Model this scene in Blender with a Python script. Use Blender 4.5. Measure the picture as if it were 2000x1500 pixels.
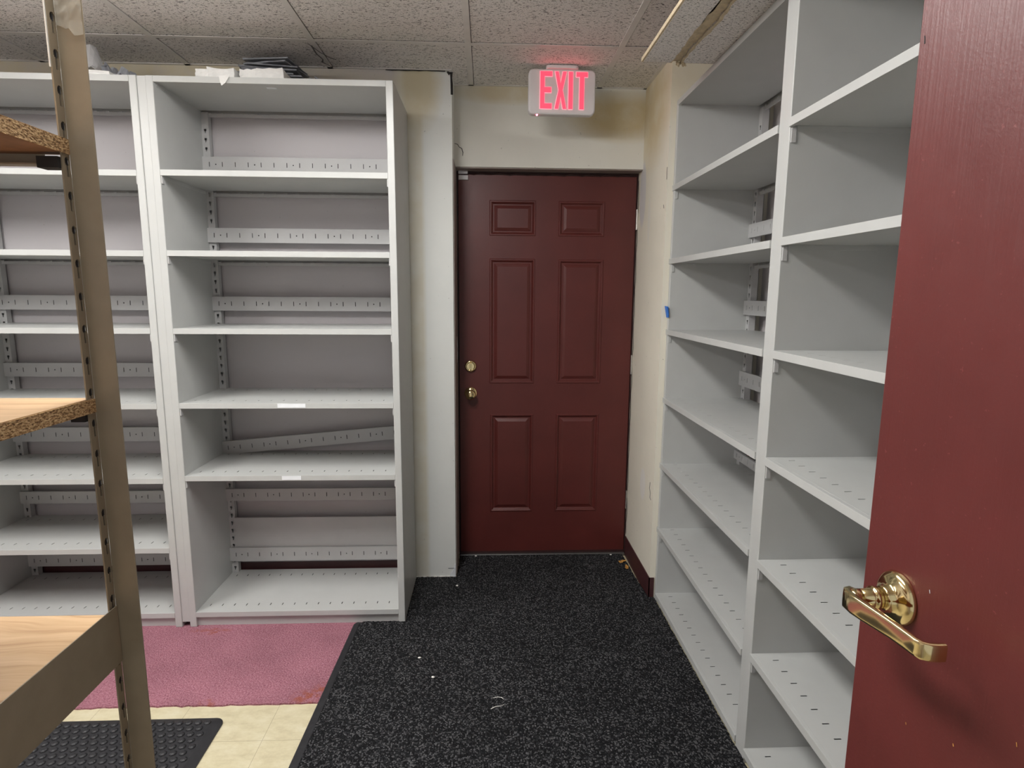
import bpy, bmesh, math, random
from mathutils import Vector, Matrix
random.seed(7)
for o in list(bpy.data.objects): bpy.data.objects.remove(o)
scene = bpy.context.scene
COL = scene.collection

# ------------------------------------------------------------------ camera
CAM = (0.1444, -3.0534, 1.4194); YAW, PITCH, ROLL, F = 0.0431, -0.1529, 0.0064, 1151.98
fwd = Vector((math.sin(YAW)*math.cos(PITCH), math.cos(YAW)*math.cos(PITCH), math.sin(PITCH)))
r0 = Vector((math.cos(YAW), -math.sin(YAW), 0)); u0 = r0.cross(fwd)
rt = r0*math.cos(ROLL) + u0*math.sin(ROLL); up = u0*math.cos(ROLL) - r0*math.sin(ROLL)
cd = bpy.data.cameras.new('camera'); cam = bpy.data.objects.new('camera', cd); COL.objects.link(cam)
m = Matrix((rt, up, -fwd)).transposed().to_4x4(); m.translation = Vector(CAM); cam.matrix_world = m
cd.sensor_width = 36; cd.sensor_fit = 'HORIZONTAL'; cd.lens = F/2000*36; cd.clip_start = 0.02
scene.camera = cam
# ------------------------------------------------------------------ light, exposure
w = bpy.data.worlds.new('world'); scene.world = w; w.use_nodes = True
w.node_tree.nodes['Background'].inputs[0].default_value = (0.95, 0.97, 1.0, 1)
w.node_tree.nodes['Background'].inputs[1].default_value = 0.28
scene.view_settings.view_transform = 'Standard'
scene.view_settings.look = 'None'
scene.view_settings.gamma = 1
scene.view_settings.use_curve_mapping = False
scene.view_settings.exposure = 1.0
TROFFER_POWER = 16.0

# ------------------------------------------------------------------ materials
def new_mat(name):
    m = bpy.data.materials.new(name); m.use_nodes = True
    nt = m.node_tree; b = nt.nodes['Principled BSDF']
    return m, nt, b
def nd(nt, typ, **kw):
    n = nt.nodes.new(typ)
    for k, v in kw.items():
        if k in n.inputs: n.inputs[k].default_value = v
        else: setattr(n, k, v)
    return n
def coord(nt, scale=(1, 1, 1), loc=(0, 0, 0)):
    tc = nt.nodes.new('ShaderNodeTexCoord'); mp = nt.nodes.new('ShaderNodeMapping')
    mp.inputs['Scale'].default_value = scale; mp.inputs['Location'].default_value = loc
    nt.links.new(tc.outputs['Object'], mp.inputs['Vector']); return mp.outputs['Vector']
def noise(nt, vec, scale, detail=3, rough=.55):
    n = nd(nt, 'ShaderNodeTexNoise'); n.inputs['Scale'].default_value = scale
    n.inputs['Detail'].default_value = detail; n.inputs['Roughness'].default_value = rough
    nt.links.new(vec, n.inputs['Vector']); return n.outputs['Fac']
def ramp(nt, fac, stops):
    r = nt.nodes.new('ShaderNodeValToRGB'); e = r.color_ramp.elements
    while len(e) < len(stops): e.new(.5)
    for x, (p, c) in zip(e, stops):
        x.position = p; x.color = (*c, 1) if len(c) == 3 else c
    nt.links.new(fac, r.inputs['Fac']); return r.outputs['Color']
def mix(nt, fac, a, b, mode='MIX'):
    n = nt.nodes.new('ShaderNodeMix'); n.data_type = 'RGBA'; n.blend_type = mode
    for s, v in ((0, fac), (6, a), (7, b)):
        if hasattr(v, 'is_linked') or isinstance(v, bpy.types.NodeSocket): nt.links.new(v, n.inputs[s])
        elif s == 0: n.inputs[0].default_value = v
        else: n.inputs[s].default_value = (*v, 1)
    return n.outputs[2]
def math_(nt, op, a, b=None, c=None, clamp=False):
    n = nt.nodes.new('ShaderNodeMath'); n.operation = op; n.use_clamp = clamp
    for i, v in enumerate((a, b, c)):
        if v is None: continue
        if isinstance(v, bpy.types.NodeSocket): nt.links.new(v, n.inputs[i])
        else: n.inputs[i].default_value = v
    return n.outputs[0]
def bump(nt, b, h, strength=.2, dist=.002):
    n = nt.nodes.new('ShaderNodeBump'); n.inputs['Strength'].default_value = strength; n.inputs['Distance'].default_value = dist
    nt.links.new(h, n.inputs['Height']); nt.links.new(n.outputs[0], b.inputs['Normal'])
def plain(name, col, rough=.5, metal=0, var=.06, vscale=12, bs=0, bscale=200, spec=.5):
    m, nt, b = new_mat(name); v = coord(nt)
    f = noise(nt, v, vscale)
    c2 = tuple(max(0, x*(1-var)) for x in col); c3 = tuple(min(1, x*(1+var)) for x in col)
    nt.links.new(ramp(nt, f, ((.3, c2), (.7, c3))), b.inputs['Base Color'])
    b.inputs['Roughness'].default_value = rough; b.inputs['Metallic'].default_value = metal
    b.inputs['Specular IOR Level'].default_value = spec
    if bs: bump(nt, b, noise(nt, v, bscale), bs, .001)
    return m
def emit(name, col, s):
    m, nt, b = new_mat(name); b.inputs['Base Color'].default_value = (*col, 1)
    b.inputs['Emission Color'].default_value = (*col, 1); b.inputs['Emission Strength'].default_value = s; return m

M = {}
M['steel'] = plain('painted_steel', (.50, .51, .50), .38, 0, .025, 9, .05, 400)
M['steel_in'] = plain('painted_steel_inner', (.50, .50, .50), .5, 0, .03, 9, .05, 400)
M['dark'] = plain('dark_gap', (.02, .018, .018), .8)
M['tan'] = plain('tan_rack_paint', (.27, .225, .158), .42, 0, .06, 30, .08, 300)
M['brass'] = plain('polished_brass', (.74, .60, .32), .12, 1, .04, 20)
M['hinge'] = plain('hinge_metal', (.62, .60, .56), .35, .8, .1, 60)
M['alum'] = plain('aluminium', (.30, .30, .29), .35, .9, .1, 60)
M['white_plastic'] = plain('white_plastic', (.72, .70, .71), .4, 0, .02)
M['label'] = plain('paper_label', (.80, .83, .86), .6)
M['ink'] = plain('printed_ink', (.12, .13, .2), .6)
M['paper'] = plain('white_card', (.78, .78, .76), .75, 0, .08, 30, .3, 60)
M['grey_paper'] = plain('grey_poly', (.30, .31, .34), .35, 0, .2, 30, .3, 60)
M['blue'] = plain('blue_tape', (.03, .17, .62), .5)
M['leaf'] = plain('dry_leaf', (.62, .32, .08), .6, 0, .4, 60)
M['crumb'] = plain('white_crumb', (.8, .78, .74), .8)
M['rubber'] = plain('black_rubber', (.020, .020, .023), .55, 0, .2, 60, .15, 300)
M['frame'] = plain('door_frame_paint', (.27, .225, .205), .5, 0, .12, 20)
M['frame_red'] = plain('door_stop_dark', (.035, .012, .012), .5)
M['base_red'] = plain('maroon_base', (.060, .018, .020), .45, 0, .1, 20)
M['tee'] = plain('ceiling_tee', (.74, .72, .70), .45, 0, .05, 15)
M['tile_core'] = plain('tile_core', (.62, .52, .36), .9, 0, .15, 60, .5, 120)
M['cobweb'] = plain('dusty_web', (.14, .13, .13), .9)

# red door paint: semi-gloss with faint brush streaks
def red_mat(name, base, streak):
    m, nt, b = new_mat(name); v = coord(nt)
    f = noise(nt, v, 5, 4)
    c = ramp(nt, f, ((.3, tuple(x*.88 for x in base)), (.7, tuple(x*1.1 for x in base))))
    sp = noise(nt, coord(nt, (1, 1, 1)), 160, 2)
    c = mix(nt, ramp(nt, sp, ((.70, (0, 0, 0)), (.76, (.5, .5, .5)))), c, tuple(min(1, x*1.9+.03) for x in base))
    nt.links.new(c, b.inputs['Base Color'])
    nt.links.new(math_(nt, 'MULTIPLY_ADD', noise(nt, v, 30, 4), .14, .34), b.inputs['Roughness'])
    s = noise(nt, coord(nt, (220, 220, 3)), 1, 2)
    g = noise(nt, v, 260, 2)
    bump(nt, b, math_(nt, 'MULTIPLY_ADD', s, streak, g), .16, .0012)
    return m
M['door_red'] = red_mat('exit_door_red', (.104, .020, .017), .3)
M['door_red_open'] = red_mat('open_door_red', (.118, .022, .020), 1.8)

# pink carpet
def carpet(name, c1, c2, c3, scale, bs=.6):
    m, nt, b = new_mat(name); v = coord(nt)
    vo = nd(nt, 'ShaderNodeTexVoronoi'); vo.inputs['Scale'].default_value = scale; nt.links.new(v, vo.inputs['Vector'])
    f = noise(nt, v, scale*.9, 3, .7)
    c = ramp(nt, f, ((.30, c1), (.5, c2), (.72, c3)))
    big = ramp(nt, noise(nt, v, 6, 3), ((.3, (.85, .85, .85)), (.7, (1.08, 1.08, 1.08))))
    c = mix(nt, 1.0, c, big, 'MULTIPLY')
    nt.links.new(c, b.inputs['Base Color']); b.inputs['Roughness'].default_value = .95
    b.inputs['Specular IOR Level'].default_value = .12
    bump(nt, b, math_(nt, 'ADD', vo.outputs['Distance'], f), bs, .004)
    return m, nt, b
M['pink'], nt, b = carpet('pink_carpet', (.20, .065, .095), (.35, .15, .19), (.50, .27, .32), 190)
# rusty stains on the carpet's cut edge
src = b.inputs['Base Color'].links[0].from_socket; v = coord(nt)
sep = nt.nodes.new('ShaderNodeSeparateXYZ'); nt.links.new(v, sep.inputs[0])
def blob(nt, sep, cx, cy, rx, ry, ax=('X', 'Y'), soft=.5):
    a = math_(nt, 'DIVIDE', math_(nt, 'SUBTRACT', sep.outputs[ax[0]], cx), rx); b_ = math_(nt, 'DIVIDE', math_(nt, 'SUBTRACT', sep.outputs[ax[1]], cy), ry)
    d = math_(nt, 'ADD', math_(nt, 'MULTIPLY', a, a), math_(nt, 'MULTIPLY', b_, b_))
    return math_(nt, 'DIVIDE', math_(nt, 'SUBTRACT', 1.0, d), soft, None, True)
nn = noise(nt, v, 40, 4)
for cx, cy, rx, ry in ((-.50, -1.13, .06, .05), (-.83, -1.15, .035, .03), (-.45, -1.10, .05, .06), (-1.02, -.70, .10, .03)):
    k = math_(nt, 'MULTIPLY', blob(nt, sep, cx, cy, rx, ry, soft=.9), ramp(nt, nn, ((.42, (0, 0, 0)), (.6, (.75, .75, .75)))))
    src = mix(nt, k, src, (.30, .085, .045))
nt.links.new(src, b.inputs['Base Color'])

# charcoal entrance rug: looped pile, darker threads with grey flecks
def rug_mat():
    m, nt, b = new_mat('charcoal_rug')
    v = coord(nt); vo = nd(nt, 'ShaderNodeTexVoronoi'); vo.inputs['Scale'].default_value = 215; vo.inputs['Randomness'].default_value = .75
    nt.links.new(v, vo.inputs['Vector'])
    per = nt.nodes.new('ShaderNodeSeparateColor'); nt.links.new(vo.outputs['Color'], per.inputs[0])
    c = ramp(nt, per.outputs[0], ((.0, (.004, .004, .005)), (.4, (.008, .0085, .010)), (.7, (.022, .0225, .025)), (.97, (.105, .105, .11))))
    f = noise(nt, v, 4, 3)
    c = mix(nt, 1.0, c, ramp(nt, f, ((.3, (.82, .82, .82)), (.7, (1.12, 1.12, 1.12)))), 'MULTIPLY')
    nt.links.new(c, b.inputs['Base Color']); b.inputs['Roughness'].default_value = .85
    b.inputs['Specular IOR Level'].default_value = .2
    h = math_(nt, 'SUBTRACT', 1.0, vo.outputs['Distance'])
    bump(nt, b, h, .9, .004)
    return m
M['rug'] = rug_mat()

# cream vinyl tile floor
def vct():
    m, nt, b = new_mat('cream_vinyl_tile'); v = coord(nt)
    c = ramp(nt, noise(nt, coord(nt, (9, 16, 1)), 1.6, 6, .7), ((.3, (.52, .46, .30)), (.5, (.62, .56, .38)), (.68, (.68, .63, .46))))
    c = mix(nt, ramp(nt, noise(nt, coord(nt, (14, 60, 1)), 1, 4, .7), ((.66, (0, 0, 0)), (.74, (.35, .35, .35)))), c, (.48, .40, .24))
    sep = nt.nodes.new('ShaderNodeSeparateXYZ'); nt.links.new(v, sep.inputs[0])
    def line(ax, off):
        f = math_(nt, 'FRACT', math_(nt, 'DIVIDE', math_(nt, 'ADD', sep.outputs[ax], off), .3048))
        return math_(nt, 'LESS_THAN', math_(nt, 'ABSOLUTE', math_(nt, 'SUBTRACT', f, .5)), .0028)
    l = math_(nt, 'MAXIMUM', line('X', .577+.1524), line('Y', 1.324+.1524))
    c = mix(nt, math_(nt, 'MULTIPLY', l, .55), c, (.22, .17, .10))
    nt.links.new(c, b.inputs['Base Color']); b.inputs['Roughness'].default_value = .42
    bump(nt, b, noise(nt, v, 25), .08, .002)
    return m
M['vct'] = vct()

# fissured acoustic ceiling tile
def tile_mat(name, base):
    m, nt, b = new_mat(name)
    big = ramp(nt, noise(nt, coord(nt), 2.2, 3), ((.3, tuple(x*.93 for x in base)), (.7, tuple(min(1, x*1.05) for x in base))))
    f1 = noise(nt, coord(nt, (95, 270, 60)), 1, 2, .5)
    f2 = noise(nt, coord(nt, (260, 330, 200)), 1, 1, .5)
    k1 = ramp(nt, f1, ((.605, (0, 0, 0)), (.64, (1, 1, 1))))
    k2 = ramp(nt, f2, ((.635, (0, 0, 0)), (.68, (.8, .8, .8))))
    k = mix(nt, 1.0, k1, k2, 'LIGHTEN')
    c = mix(nt, k, big, tuple(x*.13 for x in base))
    nt.links.new(c, b.inputs['Base Color']); b.inputs['Roughness'].default_value = .9
    inv = math_(nt, 'SUBTRACT', 1.0, k)
    bump(nt, b, inv, .6, .002); return m
M['tile'] = tile_mat('ceiling_tile', (.84, .815, .80))

# painted plaster with old yellow paint and painted-in shade where the world position says
def wall_mat(name, blobs=(), base=(.70, .70, .665), yellow=(.60, .53, .36), bands=(), patches=()):
    m, nt, b = new_mat(name); v = coord(nt)
    c = ramp(nt, noise(nt, v, 3, 4), ((.3, tuple(x*.95 for x in base)), (.7, tuple(min(1, x*1.03) for x in base))))
    sep = nt.nodes.new('ShaderNodeSeparateXYZ'); nt.links.new(v, sep.inputs[0])
    wob = noise(nt, v, 9, 4)
    def warp(k): return math_(nt, 'MULTIPLY', k, math_(nt, 'MULTIPLY_ADD', wob, 1.5, .1, True), None, True)
    for (ax, x0, x1, amt, *oc) in bands:
        cx = (x0+x1)/2; r = (x1-x0)/2
        d = math_(nt, 'ABSOLUTE', math_(nt, 'DIVIDE', math_(nt, 'SUBTRACT', sep.outputs[ax], cx), r))
        k = math_(nt, 'DIVIDE', math_(nt, 'SUBTRACT', 1.0, d), .02 if oc else .4, None, True)
        c = mix(nt, k if oc else math_(nt, 'MULTIPLY', warp(k), amt), c, oc[0] if oc else yellow)
    for (ax, cx, cz, rx, rz, amt) in blobs:
        c = mix(nt, math_(nt, 'MULTIPLY', warp(blob(nt, sep, cx, cz, rx, rz, (ax, 'Z'), .8)), amt), c, yellow)
    for (ax, cx, cz, rx, rz, col) in patches:
        wb = math_(nt, 'MULTIPLY', blob(nt, sep, cx, cz, rx, rz, (ax, 'Z'), .35), .85)
        c = mix(nt, wb, c, col)
    sp = noise(nt, v, 70, 2)
    c = mix(nt, ramp(nt, sp, ((.735, (0, 0, 0)), (.76, (.6, .6, .6)))), c, tuple(x*.45 for x in base))
    nt.links.new(c, b.inputs['Base Color']); b.inputs['Roughness'].default_value = .62
    bump(nt, b, noise(nt, v, 60, 4), .12, .003)
    return m
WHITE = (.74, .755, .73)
M['wall_back'] = wall_mat('plaster_back', base=WHITE, bands=(('X', -3.4, -.235, 1.0, (.56, .535, .55)), ('X', -.235, -.135, .55),),  # grey-lilac band paints the shade behind the shelving into the wall
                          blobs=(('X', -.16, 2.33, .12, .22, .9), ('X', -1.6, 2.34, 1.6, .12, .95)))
M['wall_header'] = wall_mat('plaster_header', base=(.75, .74, .68), blobs=(('X', .80, 2.26, .30, .13, 1.0), ('X', .25, 2.36, .30, .06, .7)),  # yellow patch at right also paints in the EXIT sign's shadow
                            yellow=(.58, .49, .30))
M['wall_side'] = wall_mat('plaster_side', base=(.80, .765, .655), yellow=(.66, .54, .33), blobs=(('Y', -.22, 2.3, .33, .35, .9),),
                          patches=(('Y', -.09, 1.90, .06, .17, (.66, .65, .66)), ('Y', -.30, .50, .05, .085, (.78, .76, .72)), ('Y', -.22, 1.76, .025, .12, (.76, .74, .66))))
M['wall_right'] = wall_mat('plaster_right', base=(.66, .63, .645), yellow=(.5, .38, .24), blobs=(('X', 1.1, 2.35, .3, .2, .8),))
M['wall_grey'] = wall_mat('plaster_grey', base=(.64, .62, .64))

# oak board + chipboard edge
def oak():
    m, nt, b = new_mat('oak_laminate')
    warp_ = noise(nt, coord(nt, (2, 3, 3)), 1.5, 3)
    cb = nt.nodes.new('ShaderNodeSeparateXYZ'); nt.links.new(coord(nt), cb.inputs[0])
    yy = math_(nt, 'ADD', cb.outputs['Y'], math_(nt, 'MULTIPLY', warp_, .10))
    cc = nt.nodes.new('ShaderNodeCombineXYZ'); nt.links.new(math_(nt, 'MULTIPLY', cb.outputs['X'], 1.5), cc.inputs[0]); nt.links.new(math_(nt, 'MULTIPLY', yy, 46), cc.inputs[1])
    f = noise(nt, cc.outputs[0], 1, 5, .65)
    c = ramp(nt, f, ((.34, (.36, .205, .10)), (.46, (.52, .34, .185)), (.66, (.62, .43, .255))))
    nt.links.new(c, b.inputs['Base Color']); b.inputs['Roughness'].default_value = .42; return m
M['oak'] = oak()
m, nt, b = new_mat('chipboard'); v = coord(nt, (220, 220, 420))
c = ramp(nt, noise(nt, v, 1, 3, .6), ((.35, (.13, .065, .022)), (.5, (.40, .24, .105)), (.66, (.62, .44, .23))))
nt.links.new(c, b.inputs['Base Color']); b.inputs['Roughness'].default_value = .9
bump(nt, b, noise(nt, v, 1, 3), .8, .004); M['chip'] = m
M['board_under'] = plain('raw_board', (.26, .13, .065), .8, 0, .2, 30, .2, 120)
# clear plastic / tape
m, nt, b = new_mat('clear_plastic'); b.inputs['Base Color'].default_value = (.75, .75, .76, 1)
b.inputs['Roughness'].default_value = .22; b.inputs['Alpha'].default_value = .55
bump(nt, b, noise(nt, coord(nt), 60, 4), .7, .006); M['plastic'] = m
m, nt, b = new_mat('clear_tape'); b.inputs['Base Color'].default_value = (.62, .60, .52, 1)
b.inputs['Roughness'].default_value = .2; b.inputs['Alpha'].default_value = .28
bump(nt, b, noise(nt, coord(nt, (1, 1, .4)), 90, 3), .8, .004); M['tape'] = m
M['red_letter'] = emit('exit_letter_light', (1.0, .055, .10), .66)
M['red_edge'] = emit('exit_letter_rim', (1.0, .20, .26), .72)
M['red_glow'] = emit('exit_top_lens', (1.0, .05, .09), 30)
M['red_dot'] = emit('indicator_light', (1.0, .15, .25), 8)
M['lamp'] = emit('fluorescent_diffuser', (1.0, .985, .96), TROFFER_POWER)

# ------------------------------------------------------------------ mesh helpers
def bx(bm, x0, x1, y0, y1, z0, z1):
    vs = [bm.verts.new(p) for p in ((x0, y0, z0), (x1, y0, z0), (x1, y1, z0), (x0, y1, z0), (x0, y0, z1), (x1, y0, z1), (x1, y1, z1), (x0, y1, z1))]
    fs = [bm.faces.new([vs[i] for i in q]) for q in ((0, 3, 2, 1), (4, 5, 6, 7), (0, 1, 5, 4), (1, 2, 6, 5), (2, 3, 7, 6), (3, 0, 4, 7))]
    return vs, fs
def obj(name, bm, mat, parent=None, bevel=0, seg=2, smooth=False, loc=None, rot=None):
    me = bpy.data.meshes.new(name); bmesh.ops.recalc_face_normals(bm, faces=bm.faces); bm.to_mesh(me); bm.free()
    o = bpy.data.objects.new(name, me); COL.objects.link(o)
    for mm in (mat if isinstance(mat, (list, tuple)) else [mat]): me.materials.append(M[mm])
    if parent: o.parent = parent
    if loc: o.location = loc
    if rot: o.rotation_euler = rot
    if smooth:
        for p in me.polygons: p.use_smooth = True
    if bevel:
        md = o.modifiers.new('bevel', 'BEVEL'); md.width = bevel; md.segments = seg; md.limit_method = 'ANGLE'; md.angle_limit = .6
    return o
def box(name, x0, x1, y0, y1, z0, z1, mat, parent=None, bevel=0, **k):
    bm = bmesh.new(); bx(bm, x0, x1, y0, y1, z0, z1); return obj(name, bm, mat, parent, bevel, **k)
def tag(o, label, cat, group=None, kind=None):
    o['label'] = label; o['category'] = cat
    if group: o['group'] = group
    if kind: o['kind'] = kind
    return o
def struct(o): o['kind'] = 'structure'; return o
def empty(name, loc=(0, 0, 0), rz=0):
    o = bpy.data.objects.new(name, None); COL.objects.link(o); o.location = loc; o.rotation_euler = (0, 0, rz); o.empty_display_size = .1; return o
def prism(bm, pts, d0, d1, f):
    """pts 2D outline, extruded from d0 to d1; f(u, v, d) -> 3D"""
    a = [bm.verts.new(f(u, v, d0)) for u, v in pts]; b = [bm.verts.new(f(u, v, d1)) for u, v in pts]
    n = len(pts); bm.faces.new(a); bm.faces.new(b[::-1])
    for i in range(n): bm.faces.new((a[i], a[(i+1) % n], b[(i+1) % n], b[i]))
def lathe(bm, prof, f, n=32, cap=True):
    rings = []
    for r, h in prof:
        rings.append([bm.verts.new(f(r*math.cos(2*math.pi*i/n), r*math.sin(2*math.pi*i/n), h)) for i in range(n)])
    for a, b in zip(rings, rings[1:]):
        for i in range(n): bm.faces.new((a[i], a[(i+1) % n], b[(i+1) % n], b[i]))
    if cap: bm.faces.new(rings[0]); bm.faces.new(rings[-1])
def plate(bm, u0, u1, v0, v1, holes, d0, d1, f):
    """a rectangular plate with rectangular holes (u0,u1,v0,v1), thickness d0..d1"""
    us = sorted({round(x, 5) for x in [u0, u1]+[h[0] for h in holes]+[h[1] for h in holes]})
    vs = sorted({round(x, 5) for x in [v0, v1]+[h[2] for h in holes]+[h[3] for h in holes]})
    us = [x for x in us if u0-1e-6 <= x <= u1+1e-6]; vs = [x for x in vs if v0-1e-6 <= x <= v1+1e-6]
    nu, nv = len(us)-1, len(vs)-1
    solid = [[True]*nv for _ in range(nu)]
    for h in holes:
        for i in range(nu):
            cu = (us[i]+us[i+1])/2
            if not (h[0] < cu < h[1]): continue
            for j in range(nv):
                if h[2] < (vs[j]+vs[j+1])/2 < h[3]: solid[i][j] = False
    cache = {}
    def V(i, j, k):
        if (i, j, k) not in cache: cache[(i, j, k)] = bm.verts.new(f(us[i], vs[j], d1 if k else d0))
        return cache[(i, j, k)]
    for i in range(nu):
        for j in range(nv):
            if not solid[i][j]: continue
            bm.faces.new((V(i, j, 0), V(i, j+1, 0), V(i+1, j+1, 0), V(i+1, j, 0)))
            bm.faces.new((V(i, j, 1), V(i+1, j, 1), V(i+1, j+1, 1), V(i, j+1, 1)))
            for di, dj, e in ((-1, 0, ((i, j), (i, j+1))), (1, 0, ((i+1, j), (i+1, j+1))), (0, -1, ((i, j), (i+1, j))), (0, 1, ((i, j+1), (i+1, j+1)))):
                a, b_ = i+di, j+dj
                if not (0 <= a < nu and 0 <= b_ < nv) or not solid[a][b_]:
                    (p, q) = e
                    try: bm.faces.new((V(*p, 0), V(*q, 0), V(*q, 1), V(*p, 1)))
                    except ValueError: pass

# ------------------------------------------------------------------ the room
HC = 2.388; XW = .907; YB = -.6642; YC = -.255; XR = .932; YCR = -.487; HB = 2.21; XBK = 1.345; YN = -3.24; XL = -3.3
def room():
    struct(box('floor', XL, XBK, YN-1.2, .05, -.08, -.006, 'vct'))
    # back wall behind the bookcases; recess holds the exit door
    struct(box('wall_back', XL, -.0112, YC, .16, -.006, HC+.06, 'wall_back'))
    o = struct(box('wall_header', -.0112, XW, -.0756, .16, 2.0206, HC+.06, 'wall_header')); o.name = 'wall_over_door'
    bm = bmesh.new(); bx(bm, XW, XBK+.1, YCR, .16, -.006, HC+.06)
    struct(obj('wall_recess', bm, 'wall_side'))
    struct(box('wall_right', XBK, XBK+.1, YN, YCR, -.006, HC+.06, 'wall_right'))
    struct(box('wall_left', XL-.1, XL, YN, .16, -.006, HC+.06, 'wall_grey'))
    bm = bmesh.new(); bx(bm, XL, -.32, YN-.12, YN, -.006, HC+.06); bx(bm, .72, XBK+.1, YN-.12, YN, -.006, HC+.06); bx(bm, -.32, .72, YN-.12, YN, 2.05, HC+.06)
    struct(obj('wall_near', bm, 'wall_grey'))
    # baseboards
    bm = bmesh.new(); bx(bm, XL, -.22, YC-.004, YC, -.006, .098)
    struct(obj('baseboard_back', bm, 'base_red'))
    bm = bmesh.new(); bx(bm, XW-.004, XW, YCR-.004, -.01, -.006, .105); bx(bm, XW-.004, XW+.02, YCR-.004, YCR, -.006, .105)
    struct(obj('baseboard_right', bm, 'base_red'))
room()

def ceiling():
    G = .6096; X0 = .0705; Y0 = -.5468
    xs = [X0+k*G for k in range(-6, 4)]
    ys = [Y0+G, Y0, Y0-2*G, Y0-4*G, Y0-6*G]
    bm = bmesh.new()
    for a, b_ in zip(xs, xs[1:]):
        for y1, y0 in zip(ys, ys[1:]):
            if a > XBK or b_ < XL: continue
            if lamp_cell(a, y0): continue
            gx = .0085; off = .0058
            bx(bm, max(a+gx+off, XL), min(b_-gx, XBK+.05), max(y0+gx, YN), min(y1-gx-.0065, .1), HC+.002, HC+.018)
    c = struct(obj('ceiling', bm, 'tile'))
    bm = bmesh.new()
    for x in xs:
        if XL < x < XBK: bx(bm, x-.012, x+.012, YN, .1, HC-.001, HC+.0015); bx(bm, x-.002, x+.002, YN, .1, HC+.0015, HC+.03)
    for y in ys[1:]:
        if y < YN: continue
        px = XL
        for x in xs+[XBK]:
            if px < x-.013 <= XBK: bx(bm, px, x-.012, y-.012, y+.012, HC-.0005, HC+.0012)
            px = max(XL, x+.012)
    # wall angle trim
    bx(bm, -.011, XW, -.0756-.014, -.0756, HC-.001, HC+.0015); bx(bm, XL, -.011, YC-.016, YC, HC-.001, HC+.0015)
    bx(bm, XW-.016, XW, YCR, -.0756, HC-.001, HC+.0015); bx(bm, XW, XBK, YCR-.016, YCR, HC-.001, HC+.0015)
    obj('grid', bm, 'tee', c)
    struct(box('ceiling_deck', XL-.1, XBK+.1, YN-.1, .16, HC+.09, HC+.12, 'dark'))
def lamp_cell(a, y0): return False
ceiling()
for x, y, lb in ((-.34, -1.80, 'surface fluorescent wrap light above the aisle rug'), (-1.95, -1.80, 'unseen surface wrap light added for the left shelving')):  # left lamp added to light its units; wrap shape chosen to brighten ceiling
    L = empty('ceiling_light', (x, y, HC-.001)); tag(L, lb, 'light', 'surface ceiling lights')
    bm = bmesh.new(); prism(bm, [(-.15, -.012), (-.135, -.055), (-.09, -.078), (.09, -.078), (.135, -.055), (.15, -.012)], -.595, .595, lambda u, v, d: (u, d, v))
    obj('diffuser', bm, 'lamp', L)
    box('housing', -.155, .155, -.60, .60, -.012, 0, 'white_plastic', L)
    box('end_cap', -.155, .155, -.612, -.597, -.082, 0, 'white_plastic', L, .003); box('end_cap', -.155, .155, .597, .612, -.082, 0, 'white_plastic', L, .003)

# floor coverings
def poly_slab(name, pts, z0, z1, mat, parent=None, bevel=0):
    bm = bmesh.new(); prism(bm, pts, z0, z1, lambda u, v, d: (u, v, d)); return obj(name, bm, mat, parent, bevel)
def wavy(x0, y0, x1, y1, n, amp, seed):
    r = random.Random(seed)
    return [(x0+(x1-x0)*i/n+r.uniform(-amp, amp)*abs(y1-y0), y0+(y1-y0)*i/n+r.uniform(-amp, amp)*(abs(x1-x0) > abs(y1-y0))) for i in range(1, n)]
pts = [(XL, -1.157)]+wavy(XL, -1.157, -.442, -1.157, 140, .0035, 3)+[(-.442, -1.157), (-.422, -.664), (-.215, -.664), (-.215, YC-.006), (XL, YC-.006)]
tag(poly_slab('carpet_strip', pts, -.006, 0, 'pink'), 'faded pink carpet strip with frayed edge in front of the left bookcases', 'carpet')
rug = empty('entrance_rug', (0, 0, -.006))
tag(rug, 'large charcoal looped entrance rug running from the camera to the closed exit door', 'rug')
RP = [(-.440, -2.1), (-.402, -.672), (-.390, -.660), (-.2075, -.660), (-.2075, -.260), (-.006, -.260), (-.002, -.020), (.885, -.028), (.892, -.30), (.903, -.489), (.929, -.494), (.930, -2.1)]
def fuzzy(P, seed, amp, step):
    r = random.Random(seed); out = []
    for (x0, y0), (x1, y1) in zip(P, P[1:]+P[:1]):
        n = max(1, int(math.hypot(x1-x0, y1-y0)/step)); out.append((x0, y0))
        if abs(y0+2.1) < .01 and abs(y1+2.1) < .01: continue
        dx, dy = x1-x0, y1-y0; l = math.hypot(dx, dy)
        for i in range(1, n):
            a = r.uniform(-amp, amp); out.append((x0+dx*i/n-dy/l*a, y0+dy*i/n+dx/l*a))
    return out
poly_slab('pile', fuzzy(RP, 5, .0022, .006), .001, .0155, 'rug', rug)
bm = bmesh.new(); prism(bm, [(-.473, -2.1), (-.430, -.672), (-.418, -.654), (-.396, -.657), (-.404, -.672), (-.438, -2.1)], 0, .0115, lambda u, v, d: (u, v, d))
obj('rubber_border', bm, 'rubber', rug, .004)
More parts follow.
